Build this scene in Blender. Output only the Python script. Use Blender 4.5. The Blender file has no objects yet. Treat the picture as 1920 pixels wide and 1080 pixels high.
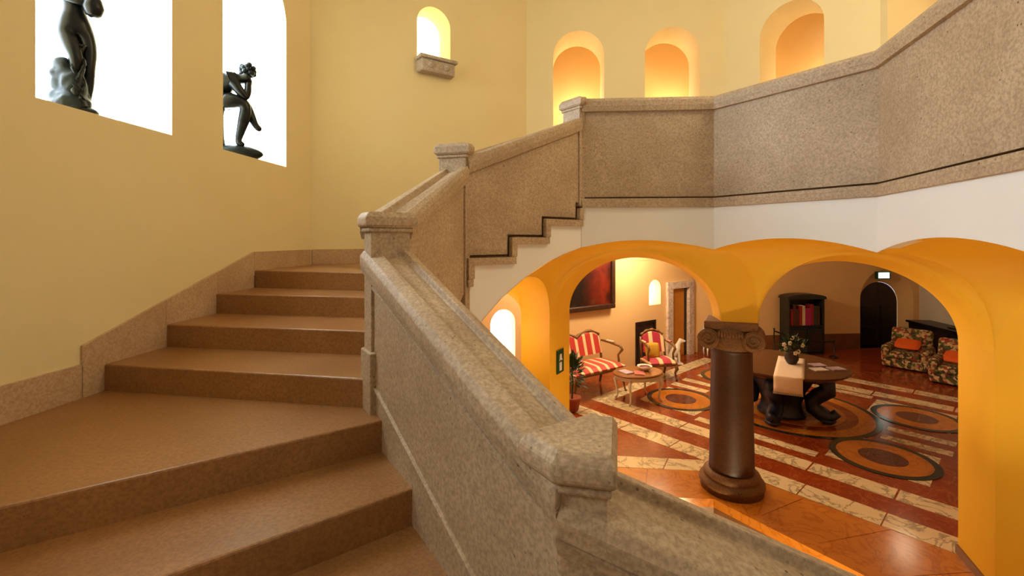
import bpy, bmesh, math, random
from mathutils import Vector, Matrix
from mathutils.geometry import tessellate_polygon
random.seed(7)
pi = math.pi
sc = bpy.context.scene
col = sc.collection
S = 1.12            # metres per layout unit
E = 2.45            # eye height above the hall floor (layout units)

# ------------------------------------------------------------------ camera
cd = bpy.data.cameras.new('camera'); cam = bpy.data.objects.new('camera', cd); col.objects.link(cam)
cd.sensor_width = 36; cd.lens = 16.0; cd.shift_y = -90/1920
cam.location = (0, 0, E*S); cam.rotation_euler = (pi/2, 0, 0); cd.clip_start = 0.02
sc.camera = cam
# ------------------------------------------------------------------ world, exposure
w = bpy.data.worlds.new('sky'); sc.world = w; w.use_nodes = True
w.node_tree.nodes['Background'].inputs[0].default_value = (.75, .86, 1, 1)
w.node_tree.nodes['Background'].inputs[1].default_value = 1.0
sc.view_settings.view_transform = 'Standard'; sc.view_settings.look = 'None'
sc.view_settings.exposure = 0.3; sc.view_settings.gamma = 1; sc.view_settings.use_curve_mapping = False
sc.cycles.adaptive_threshold = .04; sc.cycles.max_bounces = 8; sc.cycles.diffuse_bounces = 5; sc.cycles.glossy_bounces = 3; sc.cycles.sample_clamp_indirect = 6

WINDOW_LIGHT = 13.5
def light(kind, name, loc, energy, color, size=.3, rot=(0, 0, 0), sy=None):
    l = bpy.data.lights.new(name, kind); l.energy = energy*S*S; l.color = color
    if kind == 'AREA':
        l.size = size*S
        if sy: l.shape = 'RECTANGLE'; l.size_y = sy*S
    else: l.shadow_soft_size = size*S
    o = bpy.data.objects.new(name, l); col.objects.link(o)
    o.location = Vector(loc); o.rotation_euler = rot
    return o
WARM = (1, .78, .50)
light('POINT', 'hall_lamp', (2.5, 7.9, 2.42), 80, WARM, .15)
light('POINT', 'hall_lamp', (.9, 6.6, 2.42), 50, WARM, .15)
light('POINT', 'hall_lamp', (6.2, 7.2, 2.42), 6, WARM, .15)
light('POINT', 'passage_fill', (-.32, 4.62, 1.42), 9, WARM, .05)  # added fill hidden behind the near rail, brightens the stair-side vault
light('POINT', 'stairwell_fill', (3.3, 3.0, 5.5), 92, (1, .84, .56), .25)  # unseen warm fill added to lift the left, back and gallery walls
light('POINT', 'vault_fill', (1.85, 2.95, -.9), 85, (1, .82, .46), .12)  # added fill below the frame, lights the golden vault from underneath
light('POINT', 'corridor_lamp', (1.2, 8.2, 4.8), 22, WARM, .12)
light('POINT', 'corridor_lamp', (2.9, 8.1, 4.8), 19, WARM, .12)
light('POINT', 'corridor_lamp', (4.7, 7.0, 4.8), 12, WARM, .12)
light('POINT', 'corridor_lamp', (5.5, 5.0, 4.8), 10, WARM, .12)

# ------------------------------------------------------------------ materials
def srgb(c): return tuple(((v/255)/12.92 if v/255 <= .04045 else ((v/255+.055)/1.055)**2.4) for v in c)+(1,)
MATS = {}
def new_mat(name):
    m = bpy.data.materials.new(name); m.use_nodes = True; nt = m.node_tree
    MATS[name] = m
    return m, nt, nt.nodes['Principled BSDF']
def N(nt, t, **k):
    n = nt.nodes.new(t)
    for a, b in k.items(): setattr(n, a, b)
    return n
def ramp(nt, fac, stops):
    r = N(nt, 'ShaderNodeValToRGB'); e = r.color_ramp.elements
    while len(e) < len(stops): e.new(.5)
    for i, (p, c) in enumerate(stops): e[i].position = p; e[i].color = c
    nt.links.new(fac, r.inputs[0]); return r.outputs[0]
def coords(nt, scale=1.0):
    tc = N(nt, 'ShaderNodeTexCoord'); mp = N(nt, 'ShaderNodeMapping'); nt.links.new(tc.outputs['Object'], mp.inputs[0])
    mp.inputs['Scale'].default_value = (scale,)*3 if not isinstance(scale, tuple) else scale
    return mp.outputs[0]
def noise(nt, vec, scale, detail=4, rough=.55, dist=0):
    n = N(nt, 'ShaderNodeTexNoise'); n.inputs['Scale'].default_value = scale; n.inputs['Detail'].default_value = detail
    n.inputs['Roughness'].default_value = rough; n.inputs['Distortion'].default_value = dist
    nt.links.new(vec, n.inputs['Vector']); return n.outputs[0]
def bump(nt, b, h, strength=.2, dist=.01):
    bn = N(nt, 'ShaderNodeBump'); bn.inputs['Strength'].default_value = strength; bn.inputs['Distance'].default_value = dist
    nt.links.new(h, bn.inputs['Height']); nt.links.new(bn.outputs[0], b.inputs['Normal'])
def mixc(nt, fac, a, b):
    m = N(nt, 'ShaderNodeMix', data_type='RGBA')
    if isinstance(fac, float): m.inputs[0].default_value = fac
    else: nt.links.new(fac, m.inputs[0])
    for i, c in ((6, a), (7, b)):
        if isinstance(c, tuple): m.inputs[i].default_value = c
        else: nt.links.new(c, m.inputs[i])
    return m.outputs[2]
def speckle(name, c1, c2, rough=.6, scale=6, bstr=.15, metallic=0, bscale=None, spec=.5, coat=0):
    m, nt, b = new_mat(name); v = coords(nt)
    f = noise(nt, v, scale); nt.links.new(ramp(nt, f, [(.3, srgb(c1)), (.7, srgb(c2))]), b.inputs['Base Color'])
    b.inputs['Roughness'].default_value = rough; b.inputs['Metallic'].default_value = metallic
    b.inputs['Specular IOR Level'].default_value = spec; b.inputs['Coat Weight'].default_value = coat
    if bstr: bump(nt, b, noise(nt, v, bscale or scale*6), bstr, .004)
    return m
def stone(name, c1, c2, dark, rough=.55, pit=40, pitamt=.35):
    m, nt, b = new_mat(name); v = coords(nt)
    big = ramp(nt, noise(nt, v, 2.2, 6), [(.3, srgb(c1)), (.7, srgb(c2))])
    fine = noise(nt, v, 60, 3, .7)
    c = mixc(nt, ramp(nt, fine, [(.4, (0, 0, 0, 1)), (.62, (.55, .55, .55, 1))]), big, srgb(dark))
    vo = N(nt, 'ShaderNodeTexVoronoi'); vo.inputs['Scale'].default_value = pit; nt.links.new(v, vo.inputs['Vector'])
    sel = ramp(nt, noise(nt, v, 9, 3), [(.52, (0, 0, 0, 1)), (.66, (1, 1, 1, 1))])
    pits = ramp(nt, vo.outputs['Distance'], [(.08, (1, 1, 1, 1)), (.22, (0, 0, 0, 1))])
    mul = N(nt, 'ShaderNodeMath', operation='MULTIPLY'); nt.links.new(sel, mul.inputs[0]); nt.links.new(pits, mul.inputs[1])
    mul2 = N(nt, 'ShaderNodeMath', operation='MULTIPLY'); nt.links.new(mul.outputs[0], mul2.inputs[0]); mul2.inputs[1].default_value = pitamt*2
    c2_ = mixc(nt, mul2.outputs[0], c, srgb([x*.45 for x in dark]))
    nt.links.new(c2_, b.inputs['Base Color']); b.inputs['Roughness'].default_value = rough
    inv = N(nt, 'ShaderNodeMath', operation='SUBTRACT'); nt.links.new(fine, inv.inputs[0]); nt.links.new(mul.outputs[0], inv.inputs[1])
    bump(nt, b, inv.outputs[0], .2, .004)
    return m
def marble(name, c1, c2, vein, rough=.12, scale=3.0, w0=.46, w1=.54):
    m, nt, b = new_mat(name); v = coords(nt)
    base = ramp(nt, noise(nt, v, scale, 5), [(.3, srgb(c1)), (.7, srgb(c2))])
    vn = noise(nt, v, scale*1.4, 7, .62, 1.6)
    vf = ramp(nt, vn, [(w0, (0, 0, 0, 1)), ((w0+w1)/2, (.8, .8, .8, 1)), (w1, (0, 0, 0, 1))])
    nt.links.new(mixc(nt, vf, base, srgb(vein)), b.inputs['Base Color'])
    b.inputs['Roughness'].default_value = rough
    return m
speckle('wall_paint', (230, 212, 160), (234, 217, 167), .75, 1.2, .08, bscale=45)
speckle('apron_paint', (226, 222, 214), (230, 227, 220), .75, 1.2, .06, bscale=45)
speckle('vault_paint', (244, 184, 34), (247, 189, 40), .6, 1.2, .06, bscale=40)
speckle('hall_paint', (238, 200, 142), (241, 205, 148), .7, 1.2, .05, bscale=40)
speckle('corridor_paint', (246, 208, 140), (248, 212, 146), .7, 1.2, .03, bscale=40)
speckle('ceiling_paint', (240, 230, 205), (244, 235, 212), .8, 1.2, .03, bscale=40)
stone('parapet_stone', (192, 168, 136), (170, 144, 112), (122, 96, 70), .6, 34, .5)
stone('step_stone', (168, 120, 72), (148, 102, 58), (116, 78, 44), .34, 60, .3)
stone('skirting_stone', (210, 180, 144), (190, 156, 118), (160, 126, 92), .4, 50, .2)
stone('column_stone', (86, 48, 20), (60, 32, 13), (40, 20, 8), .5, 30, .5)
stone('capital_stone', (140, 94, 40), (108, 68, 28), (70, 40, 16), .65, 26, .6)
stone('bracket_stone', (205, 190, 170), (180, 164, 144), (130, 112, 94), .7, 40, .4)
marble('marble_red', (150, 66, 26), (132, 52, 20), (170, 92, 48), .16, 2.5, .47, .52)
marble('marble_orange', (206, 130, 44), (192, 116, 36), (170, 98, 30), .16, 2.0)
marble('marble_white', (238, 222, 186), (226, 206, 164), (120, 104, 84), .12, 2.0, .455, .535)
marble('marble_black', (46, 48, 40), (34, 36, 32), (80, 80, 66), .15, 4)
marble('porphyry', (104, 58, 46), (84, 46, 42), (130, 84, 66), .15, 12)
marble('marble_jamb', (236, 222, 212), (220, 202, 190), (160, 142, 140), .25, 4)
speckle('bronze', (46, 48, 46), (30, 30, 30), .32, 9, .25, .75, 26)
speckle('bronze_green', (40, 48, 48), (24, 28, 30), .5, 12, .4, .6, 30)
speckle('dark_wood', (40, 24, 16), (26, 15, 10), .4, 10, .1)
speckle('gilt_wood', (132, 92, 44), (106, 70, 30), .4, 14, .2)
speckle('white_paint', (236, 226, 208), (226, 214, 194), .35, 8, .05)
speckle('walnut', (150, 96, 46), (126, 76, 34), .3, 9, .05)
speckle('table_brown', (88, 48, 22), (66, 34, 16), .22, 6, .05)
speckle('table_base', (46, 54, 80), (22, 26, 40), .35, 9, .4, .2, 24)
speckle('linen', (240, 222, 204), (232, 210, 192), .85, 30, .3, bscale=160)
speckle('orange_cloth', (232, 104, 28), (222, 92, 22), .8, 20, .2, bscale=120)
speckle('yellow_cloth', (214, 168, 52), (204, 156, 44), .8, 20, .2, bscale=120)
speckle('leaf_green', (52, 78, 30), (30, 52, 18), .5, 14, 0)
speckle('petal_white', (246, 240, 226), (240, 230, 214), .6, 14, 0)
speckle('terracotta', (170, 84, 44), (150, 70, 36), .7, 10, .1)
speckle('pot_dark', (50, 36, 34), (34, 24, 24), .4, 10, .1)
speckle('plaster_white', (244, 240, 232), (234, 230, 222), .45, 8, .1)
speckle('berry_red', (120, 20, 50), (90, 12, 36), .4, 14, 0)
speckle('sideboard_black', (26, 20, 18), (16, 12, 12), .35, 8, .05)
speckle('cabinet_green', (40, 42, 38), (28, 30, 28), .45, 8, .1)
speckle('door_brown', (52, 34, 28), (40, 26, 22), .5, 7, .15)
speckle('door_ochre', (206, 136, 40), (196, 126, 34), .55, 5, .05)
speckle('dado_stone', (140, 96, 60), (120, 80, 50), .35, 5, .1)
speckle('gold_frame', (70, 40, 22), (48, 27, 15), .35, 20, .2)
speckle('sign_green', (14, 76, 34), (12, 66, 30), .5, 10, 0)
speckle('paper_white', (236, 232, 230), (226, 222, 222), .6, 10, 0)
speckle('cover_lilac', (196, 180, 200), (170, 150, 180), .45, 40, 0)
speckle('cover_red', (170, 60, 60), (200, 120, 110), .45, 40, 0)
speckle('black_metal', (24, 20, 20), (18, 15, 15), .4, 10, 0)
for n_, c_ in (('book_red', (150, 30, 36)), ('book_magenta', (170, 34, 92)), ('book_cream', (220, 200, 150)), ('book_brown', (84, 44, 26)), ('book_green', (46, 64, 46))):
    speckle(n_, c_, [x*.9 for x in c_], .6, 20, 0)
def emit(name, c, s):
    m, nt, b = new_mat(name); b.inputs['Base Color'].default_value = (.9, .9, .9, 1)
    b.inputs['Emission Color'].default_value = c; b.inputs['Emission Strength'].default_value = s; return m
emit('window_glow', (.74, .88, 1.06, 1), WINDOW_LIGHT)
emit('niche_glow', (1, .9, .5, 1), 3.2)
emit('small_window_glow', (1, .97, .92, 1), 7)
emit('exit_glow', (.72, 1, .84, 1), 3)
def striped(name, a, b_, scale, axis=0):
    m, nt, b = new_mat(name); tc = N(nt, 'ShaderNodeTexCoord'); sp = N(nt, 'ShaderNodeSeparateXYZ'); nt.links.new(tc.outputs['Object'], sp.inputs[0])
    mu = N(nt, 'ShaderNodeMath', operation='MULTIPLY'); nt.links.new(sp.outputs[axis], mu.inputs[0]); mu.inputs[1].default_value = scale
    fr = N(nt, 'ShaderNodeMath', operation='FRACT'); nt.links.new(mu.outputs[0], fr.inputs[0])
    c = ramp(nt, fr.outputs[0], [(0, srgb(a)), (.58, srgb(a)), (.62, srgb([170, 90, 40])), (.66, srgb(b_)), (.94, srgb(b_)), (.98, srgb([170, 90, 40]))])
    nt.links.new(c, b.inputs['Base Color']); b.inputs['Roughness'].default_value = .6
    b.inputs['Sheen Weight'].default_value = .3
striped('red_stripe', (190, 34, 20), (246, 214, 164), 5.6)
striped('rose_stripe', (178, 36, 66), (246, 214, 170), 4.4)
def floral(name):
    m, nt, b = new_mat(name); v = coords(nt)
    vo = N(nt, 'ShaderNodeTexVoronoi'); vo.inputs['Scale'].default_value = 26; nt.links.new(v, vo.inputs['Vector'])
    sp = N(nt, 'ShaderNodeSeparateColor'); nt.links.new(vo.outputs['Color'], sp.inputs[0])
    c = ramp(nt, sp.outputs[0], [(0, srgb((70, 54, 36))), (.25, srgb((176, 148, 110))), (.45, srgb((150, 62, 50))), (.62, srgb((208, 176, 130))), (.8, srgb((84, 96, 48))), (1, srgb((60, 40, 34)))])
    for e in [n for n in nt.nodes if n.type == 'VALTORGB']: e.color_ramp.interpolation = 'CONSTANT'
    nt.links.new(c, b.inputs['Base Color']); b.inputs['Roughness'].default_value = .85
floral('floral_cloth')
def painting_mat():
    m, nt, b = new_mat('canvas_paint'); tc = N(nt, 'ShaderNodeTexCoord'); sp = N(nt, 'ShaderNodeSeparateXYZ'); nt.links.new(tc.outputs['Object'], sp.inputs[0])
    n = noise(nt, tc.outputs['Object'], 5, 5)
    ad = N(nt, 'ShaderNodeMath', operation='MULTIPLY_ADD'); nt.links.new(n, ad.inputs[0]); ad.inputs[1].default_value = .3; mu = N(nt, 'ShaderNodeMath', operation='MULTIPLY'); nt.links.new(sp.outputs[0], mu.inputs[0]); mu.inputs[1].default_value = .52; nt.links.new(mu.outputs[0], ad.inputs[2])
    c = ramp(nt, ad.outputs[0], [(.2, srgb((36, 26, 20))), (.5, srgb((30, 22, 18))), (.62, srgb((84, 24, 14))), (.75, srgb((120, 36, 18))), (.86, srgb((54, 18, 12))), (1, srgb((90, 26, 16)))])
    gl = ramp(nt, noise(nt, tc.outputs['Object'], 3.5, 4), [(.6, (0, 0, 0, 1)), (.75, (.6, .6, .6, 1))])
    nt.links.new(mixc(nt, gl, c, srgb((96, 66, 40))), b.inputs['Base Color']); b.inputs['Roughness'].default_value = .3
painting_mat()

# ------------------------------------------------------------------ mesh helpers
class G:
    def __init__(s): s.v = []; s.f = []
    def add(s, v, f):
        o = len(s.v); s.v += [tuple(p) for p in v]; s.f += [tuple(i+o for i in q) for q in f]; return s
    def box(s, c, d, rz=0, rx=0, ry=0):
        M = Matrix.Rotation(rz, 3, 'Z') @ Matrix.Rotation(ry, 3, 'Y') @ Matrix.Rotation(rx, 3, 'X'); v = []
        for x in (-.5, .5):
            for y in (-.5, .5):
                for z in (-.5, .5): v.append(Vector(c)+M @ Vector((x*d[0], y*d[1], z*d[2])))
        return s.add(v, [(0, 1, 3, 2), (4, 6, 7, 5), (0, 4, 5, 1), (2, 3, 7, 6), (0, 2, 6, 4), (1, 5, 7, 3)])
    def prism(s, poly, z0, z1):
        n = len(poly); a = sum(poly[i][0]*poly[(i+1) % n][1]-poly[(i+1) % n][0]*poly[i][1] for i in range(n))
        if a < 0: poly = poly[::-1]
        zz = lambda z, i: z[i] if isinstance(z, (list, tuple)) else z
        v = [(p[0], p[1], zz(z0, i)) for i, p in enumerate(poly)]+[(p[0], p[1], zz(z1, i)) for i, p in enumerate(poly)]
        return s.add(v, [tuple(range(n))[::-1], tuple(range(n, 2*n))]+[(i, (i+1) % n, n+(i+1) % n, n+i) for i in range(n)])
    def lathe(s, prof, n=24, c=(0, 0, 0), cap=True):
        v = []; f = []
        for r, z in prof:
            for k in range(n): a = 2*pi*k/n; v.append((c[0]+r*math.cos(a), c[1]+r*math.sin(a), c[2]+z))
        for i in range(len(prof)-1):
            for k in range(n): f.append((i*n+k, i*n+(k+1) % n, (i+1)*n+(k+1) % n, (i+1)*n+k))
        if cap: f.append(tuple(range(n))[::-1]); f.append(tuple((len(prof)-1)*n+k for k in range(n)))
        return s.add(v, f)
    def tube(s, pts, rad, n=8, cap=True):
        pts = [Vector(p) for p in pts]; v = []; f = []; m = len(pts)
        rs = rad if isinstance(rad, (list, tuple)) else [rad]*m
        up = Vector((0, 0, 1)); prev = None
        for i, p in enumerate(pts):
            d = (pts[min(i+1, m-1)]-pts[max(i-1, 0)]).normalized()
            a = d.cross(up if abs(d.z) < .95 else Vector((0, 1, 0))) if prev is None else prev-d*prev.dot(d)
            a.normalize(); prev = a; b = d.cross(a)
            for k in range(n): t = 2*pi*k/n; v.append(p+(a*math.cos(t)+b*math.sin(t))*rs[i])
        for i in range(m-1):
            for k in range(n): f.append((i*n+k, i*n+(k+1) % n, (i+1)*n+(k+1) % n, (i+1)*n+k))
        if cap: f.append(tuple(range(n))[::-1]); f.append(tuple((m-1)*n+k for k in range(n)))
        return s.add(v, f)
    def ball(s, c, r, n=14, m=8, jit=0):
        r = r if isinstance(r, (tuple, list)) else (r, r, r); v = [(c[0], c[1], c[2]-r[2])]; f = []
        for i in range(1, m):
            t = pi*i/m-pi/2
            for k in range(n):
                a = 2*pi*k/n; j = 1+random.uniform(-jit, jit)
                v.append((c[0]+r[0]*math.cos(t)*math.cos(a)*j, c[1]+r[1]*math.cos(t)*math.sin(a)*j, c[2]+r[2]*math.sin(t)*j))
        v.append((c[0], c[1], c[2]+r[2])); L = len(v)-1
        for k in range(n):
            f.append((0, 1+(k+1) % n, 1+k)); f.append((L, L-n+k, L-n+(k+1) % n))
        for i in range(m-2):
            for k in range(n): f.append((1+i*n+k, 1+i*n+(k+1) % n, 1+(i+1)*n+(k+1) % n, 1+(i+1)*n+k))
        return s.add(v, f)
    def loft(s, rows):
        n = len(rows[0]); v = [p for r in rows for p in r]
        return s.add(v, [(i*n+k, i*n+k+1, (i+1)*n+k+1, (i+1)*n+k) for i in range(len(rows)-1) for k in range(n-1)])
def mk(name, g, mat, parent=None, smooth=False, bevel=0, subsurf=0, segs=2):
    me = bpy.data.meshes.new(name); me.from_pydata(g.v, [], g.f); me.validate(); me.update()
    bm = bmesh.new(); bm.from_mesh(me); bmesh.ops.recalc_face_normals(bm, faces=bm.faces); bm.to_mesh(me); bm.free()
    me.materials.append(MATS[mat])
    if smooth:
        for p in me.polygons: p.use_smooth = True
    o = bpy.data.objects.new(name, me); col.objects.link(o)
    if parent: o.parent = parent
    if bevel:
        b = o.modifiers.new('bevel', 'BEVEL'); b.width = bevel; b.segments = segs; b.limit_method = 'ANGLE'; b.angle_limit = .6
    if subsurf:
        q = o.modifiers.new('sub', 'SUBSURF'); q.levels = subsurf; q.render_levels = subsurf
    return o
def tag(o, label=None, cat=None, group=None, kind=None):
    if label: o['label'] = label
    if cat: o['category'] = cat
    if group: o['group'] = group
    if kind: o['kind'] = kind
    return o
def thing(name, label, cat, loc=(0, 0, 0), rz=0, group=None, kind=None):
    o = bpy.data.objects.new(name, None); col.objects.link(o); o.empty_display_size = .1
    o.location = loc; o.rotation_euler = (0, 0, rz); return tag(o, label, cat, group, kind)
def struct(name, label, cat, g=None, mat=None, **k):
    o = mk(name, g, mat, **k) if g else thing(name, None, None)
    return tag(o, label, cat, None, 'structure')
V2 = lambda a: Vector((a[0], a[1]))
def arch_pts(s0, s1, z0, zs, n=18, rise=None):
    r = (s1-s0)/2; c = (s0+s1)/2; rise = r if rise is None else rise
    return [(s0, z0), (s1, z0)]+[(c+r*math.cos(pi*k/n), zs+rise*math.sin(pi*k/n)) for k in range(n+1)]
def wall_geo(p0, p1, thick, outer, holes=(), g=None, front=True):
    """plane from p0 to p1 (plan); outer polygon in (s, z); extruded to the left of p0->p1 by thick"""
    g = g or G(); p0 = V2(p0); p1 = V2(p1); d = (p1-p0).normalized(); n = Vector((-d.y, d.x))
    P = lambda q, t: (p0.x+d.x*q[0]+n.x*t, p0.y+d.y*q[0]+n.y*t, q[1])
    loops = [list(outer)]+[list(h) for h in holes]
    tri = tessellate_polygon([[Vector((a, b, 0)) for a, b in l] for l in loops])
    flat = [q for l in loops for q in l]
    v = [P(q, 0) for q in flat]+[P(q, thick) for q in flat]; m = len(flat)
    f = [tuple(t) for t in tri]+[tuple(i+m for i in t)[::-1] for t in tri]
    o = 0
    for l in loops:
        k = len(l); f += [(o+i, o+(i+1) % k, m+o+(i+1) % k, m+o+i) for i in range(k)]; o += k
    return g.add(v, f)
def rect(s0, s1, z0, z1): return [(s0, z0), (s1, z0), (s1, z1), (s0, z1)]
def dist(a, b): return (V2(b)-V2(a)).length

# ------------------------------------------------------------------ layout
W0, W1, W2, W3, W4, W5, W6 = (.262, 1.375), (-.62, 2.70), (-.36, 3.60), (.673, 4.41), (1.918, 4.327), (2.63, 3.28), (2.24, 1.88)
WM = (1.92, .99)
T = .22
A = E-.968; R = .168; B = A+4*R; GAL = B+4*R; GB = E+.325; GT = E+1.38
wl = lambda z: -2.874+.08*z
CORN = (wl(5.49), 5.49); LD = Vector((.826, .563)).normalized()
LP = lambda s: (CORN[0]+LD.x*s, CORN[1]+LD.y*s)
O23 = LP(3.226); O34 = (3.30, 7.04); O45 = (4.52, 5.585); O56 = (4.13, 1.1); O67 = (1.8, -4.6); O78 = (wl(-4.6), -4.6)
TOP = 6.7
PIER1 = [(.10, 5.00), (.39, 4.72), (.65, 5.15), (.36, 5.43)]
SPR = E-.80
# ------------------------------------------------------------------ outer stairwell walls
def zs(a, b): return a
# left wall with two arched windows (plan runs from far corner towards the viewer so that outside is on its left)
pL0, pL1 = CORN, O78
LL = dist(pL0, pL1); k80 = math.sqrt(1+.08*.08)
sl = lambda z: (5.49-z)*k80
win = [(sl(3.475), sl(2.55)), (sl(4.99), sl(4.02)), (sl(.1), sl(-.85))]  # third opening is out of view, added to light the near parapet
SILL = E+.80
holes = [arch_pts(a, b, SILL, E+2.34) for a, b in win]
g = wall_geo(pL1, pL0, .5, rect(0, LL, -1.25, TOP), [[(LL-x, z) for x, z in h] for h in holes])
struct('wall_left', 'warm yellow plaster wall with tall arched windows beside the stone steps', 'wall', g, 'wall_paint')
nL = Vector((-1, .08)).normalized()
for i, (a, b) in enumerate(win):
    p = arch_pts(LL-b-.02, LL-a+.02, SILL-.02, E+2.34)
    d = (V2(pL0)-V2(pL1)).normalized(); off = nL*.44
    q0 = V2(pL1)+off
    wn = struct('window_%d' % (i+1), ['bright arched window behind the standing bronze statue', 'bright arched window behind the seated bronze statue', 'unseen arched window added to bring daylight onto the near parapet'][i], 'window')
    mk('pane', wall_geo(q0, q0+d*LL, .02, p), 'window_glow', wn)
# back wall W2: upper and lower parts
LW2 = 3.226
g = wall_geo(CORN, O23, .4, rect(0, LW2, 2.05, TOP), [arch_pts(1.367, 1.873, E+2.52, E+3.02)])
struct('wall_back', 'yellow plaster wall with a small glowing arched niche window', 'wall', g, 'wall_paint')
wn = struct('window_4', 'small glowing arched window high in the yellow wall', 'window')
o_ = V2((-LD.y, LD.x))*.36
mk('pane', wall_geo(V2(CORN)+o_, V2(O23)+o_, .02, arch_pts(1.34, 1.9, E+2.48, E+3.02)), 'niche_glow', wn)
# upper gallery walls with openings to the corridor
d3 = lambda a, b: dist(a, b)
op = lambda a, b: arch_pts(a, b, 3.6, E+3.33-(b-a)/2)
g = wall_geo(O23, O34, .6, rect(0, dist(O23, O34), GAL-.1, TOP), [op(.427, 1.234), op(1.862, 2.707)])
struct('wall_gallery_back', 'pale yellow gallery wall with two arched openings to the corridor', 'wall', g, 'wall_paint')
g = wall_geo(O34, O45, .6, rect(0, dist(O34, O45), GAL-.1, TOP), [op(.5, 1.309)])
struct('wall_gallery_corner', 'pale gallery wall with a single arched opening above the parapet', 'wall', g, 'wall_paint')
g = wall_geo(O45, O56, .6, rect(0, dist(O45, O56), GAL-.1, TOP), [op(.12, .93), op(1.8, 2.6)])
struct('wall_gallery_side', 'pale gallery side wall with arched openings above the stone parapet', 'wall', g, 'wall_paint')
g = wall_geo(O56, O67, .3, rect(0, dist(O56, O67), -1.25, TOP))
struct('wall_right', 'plain plaster wall closing the stairwell beside the gallery', 'wall', g, 'apron_paint')
g = wall_geo(O67, O78, .3, rect(0, dist(O67, O78), -1.25, TOP))
struct('wall_front', 'plain plaster wall behind the foot of the steps', 'wall', g, 'apron_paint')
# corridor behind the openings
COR = [(-.2, 8.75), (3.9, 8.45), (6.0, 6.0), (5.5, .9)]
g = G()
for a, b in zip(COR, COR[1:]): wall_geo(a, b, .15, rect(0, dist(a, b), GAL-.1, TOP), g=g)
wall_geo((-.25, 7.45), (-.25, 8.8), .15, rect(0, 1.35, GAL-.1, TOP), g=g)
struct('wall_corridor', 'lamp-lit ochre corridor wall seen through the gallery openings', 'wall', g, 'corridor_paint')
struct('ceiling', 'cream plaster ceiling high over the stairwell', 'ceiling', G().prism([(-3.9, -5.2), (6.4, -5.2), (6.4, 9.2), (-3.6, 9.2)], TOP, TOP+.15), 'ceiling_paint')
gp = [tuple(V2(p)+Vector(o)) for p, o in ((W3, (-.03, .12)), (W4, (.06, .12)), (W5, (.13, .02)), (W6, (.13, 0)))]+[ (2.0, 1.0), (4.4, .9), (5.9, .9), (6.2, 6.0), (4.0, 8.6), (-.3, 8.9), (-.3, 7.0), (.25, 4.95)]
struct('floor_gallery', 'stone gallery floor slab behind the parapet', 'floor', G().prism(gp, GAL-.13, GAL), 'step_stone')

# ------------------------------------------------------------------ hall walls
HC = (4.0, 9.93); HD = (9.35, 10.45); HE = (8.95, 7.4); HF = (8.9, 3.4)
LH = (V2(HC)-V2(CORN)).length
# ground-floor wall along the outer line, with window, painting, low door, niche and doorway
g = wall_geo(CORN, HC, .4, rect(0, LH, -.06, 2.05), [arch_pts(2.56, 3.02, .35, 1.14), arch_pts(6.27, 6.63, 1.15, 1.47), rect(6.97, 7.52, 0, 1.44), rect(5.86, 6.48, 0.0, .85)])
struct('wall_hall_left', 'warm lit plaster wall behind the red striped settee and painting', 'wall', g, 'hall_paint')
wall_geo_up = wall_geo(LP(LW2), HC, .4, rect(0, LH-LW2, 2.05, 2.8))
struct('wall_hall_upper', 'plaster band above the settee wall under the hall ceiling', 'wall', wall_geo_up, 'hall_paint')
nH = Vector((-LD.y, LD.x))
def onL(off): return V2(CORN)+nH*off, V2(CORN)+nH*off+LD*LH
a_, b_ = onL(.34)
wn = struct('window_5', 'bright arched window under the stair vault', 'window'); mk('pane', wall_geo(a_, b_, .02, arch_pts(2.5, 3.08, .3, 1.14)), 'small_window_glow', wn)
wn = struct('window_6', 'small bright arched window above the low dark door', 'window'); mk('pane', wall_geo(a_, b_, .02, arch_pts(6.24, 6.66, 1.1, 1.47)), 'small_window_glow', wn)
# low dark double door
a_, b_ = onL(.03); dr = struct('door_1', 'low dark wooden double door in the settee wall', 'door')
mk('door_frame', wall_geo(a_, b_, .06, [(5.86, 0), (5.91, 0), (5.91, .8), (6.43, .8), (6.43, 0), (6.48, 0), (6.48, .85), (5.86, .85)]), 'dark_wood', dr)
a_, b_ = onL(.06)
for s0 in (5.915, 6.172):
    lf = mk('door_leaf', wall_geo(a_, b_, .04, rect(s0, s0+.252, 0.005, .795)), 'door_brown', dr)
    a2, b2 = onL(.05); mk('panel', wall_geo(a2, b2, .01, rect(s0+.05, s0+.2, .1, .68)), 'dark_wood', lf)
# marble doorway with an ochre door
dr = struct('door_2', 'tall doorway with pale marble jambs and ochre door', 'door')
a_, b_ = onL(-.02)
mk('jamb', wall_geo(a_, b_, .1, rect(6.80, 6.97, 0, 1.58)), 'marble_jamb', dr)
mk('jamb', wall_geo(a_, b_, .1, rect(7.52, 7.68, 0, 1.58)), 'marble_jamb', dr)
mk('lintel', wall_geo(a_, b_, .1, rect(6.97, 7.52, 1.44, 1.58)), 'marble_jamb', dr)
a_, b_ = onL(.05); mk('door_leaf', wall_geo(a_, b_, .05, rect(6.98, 7.42, 0.005, 1.435)), 'door_ochre', dr)
mk('door_edge', wall_geo(a_, b_, .06, rect(7.425, 7.515, 0.005, 1.435)), 'dark_wood', dr)
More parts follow.
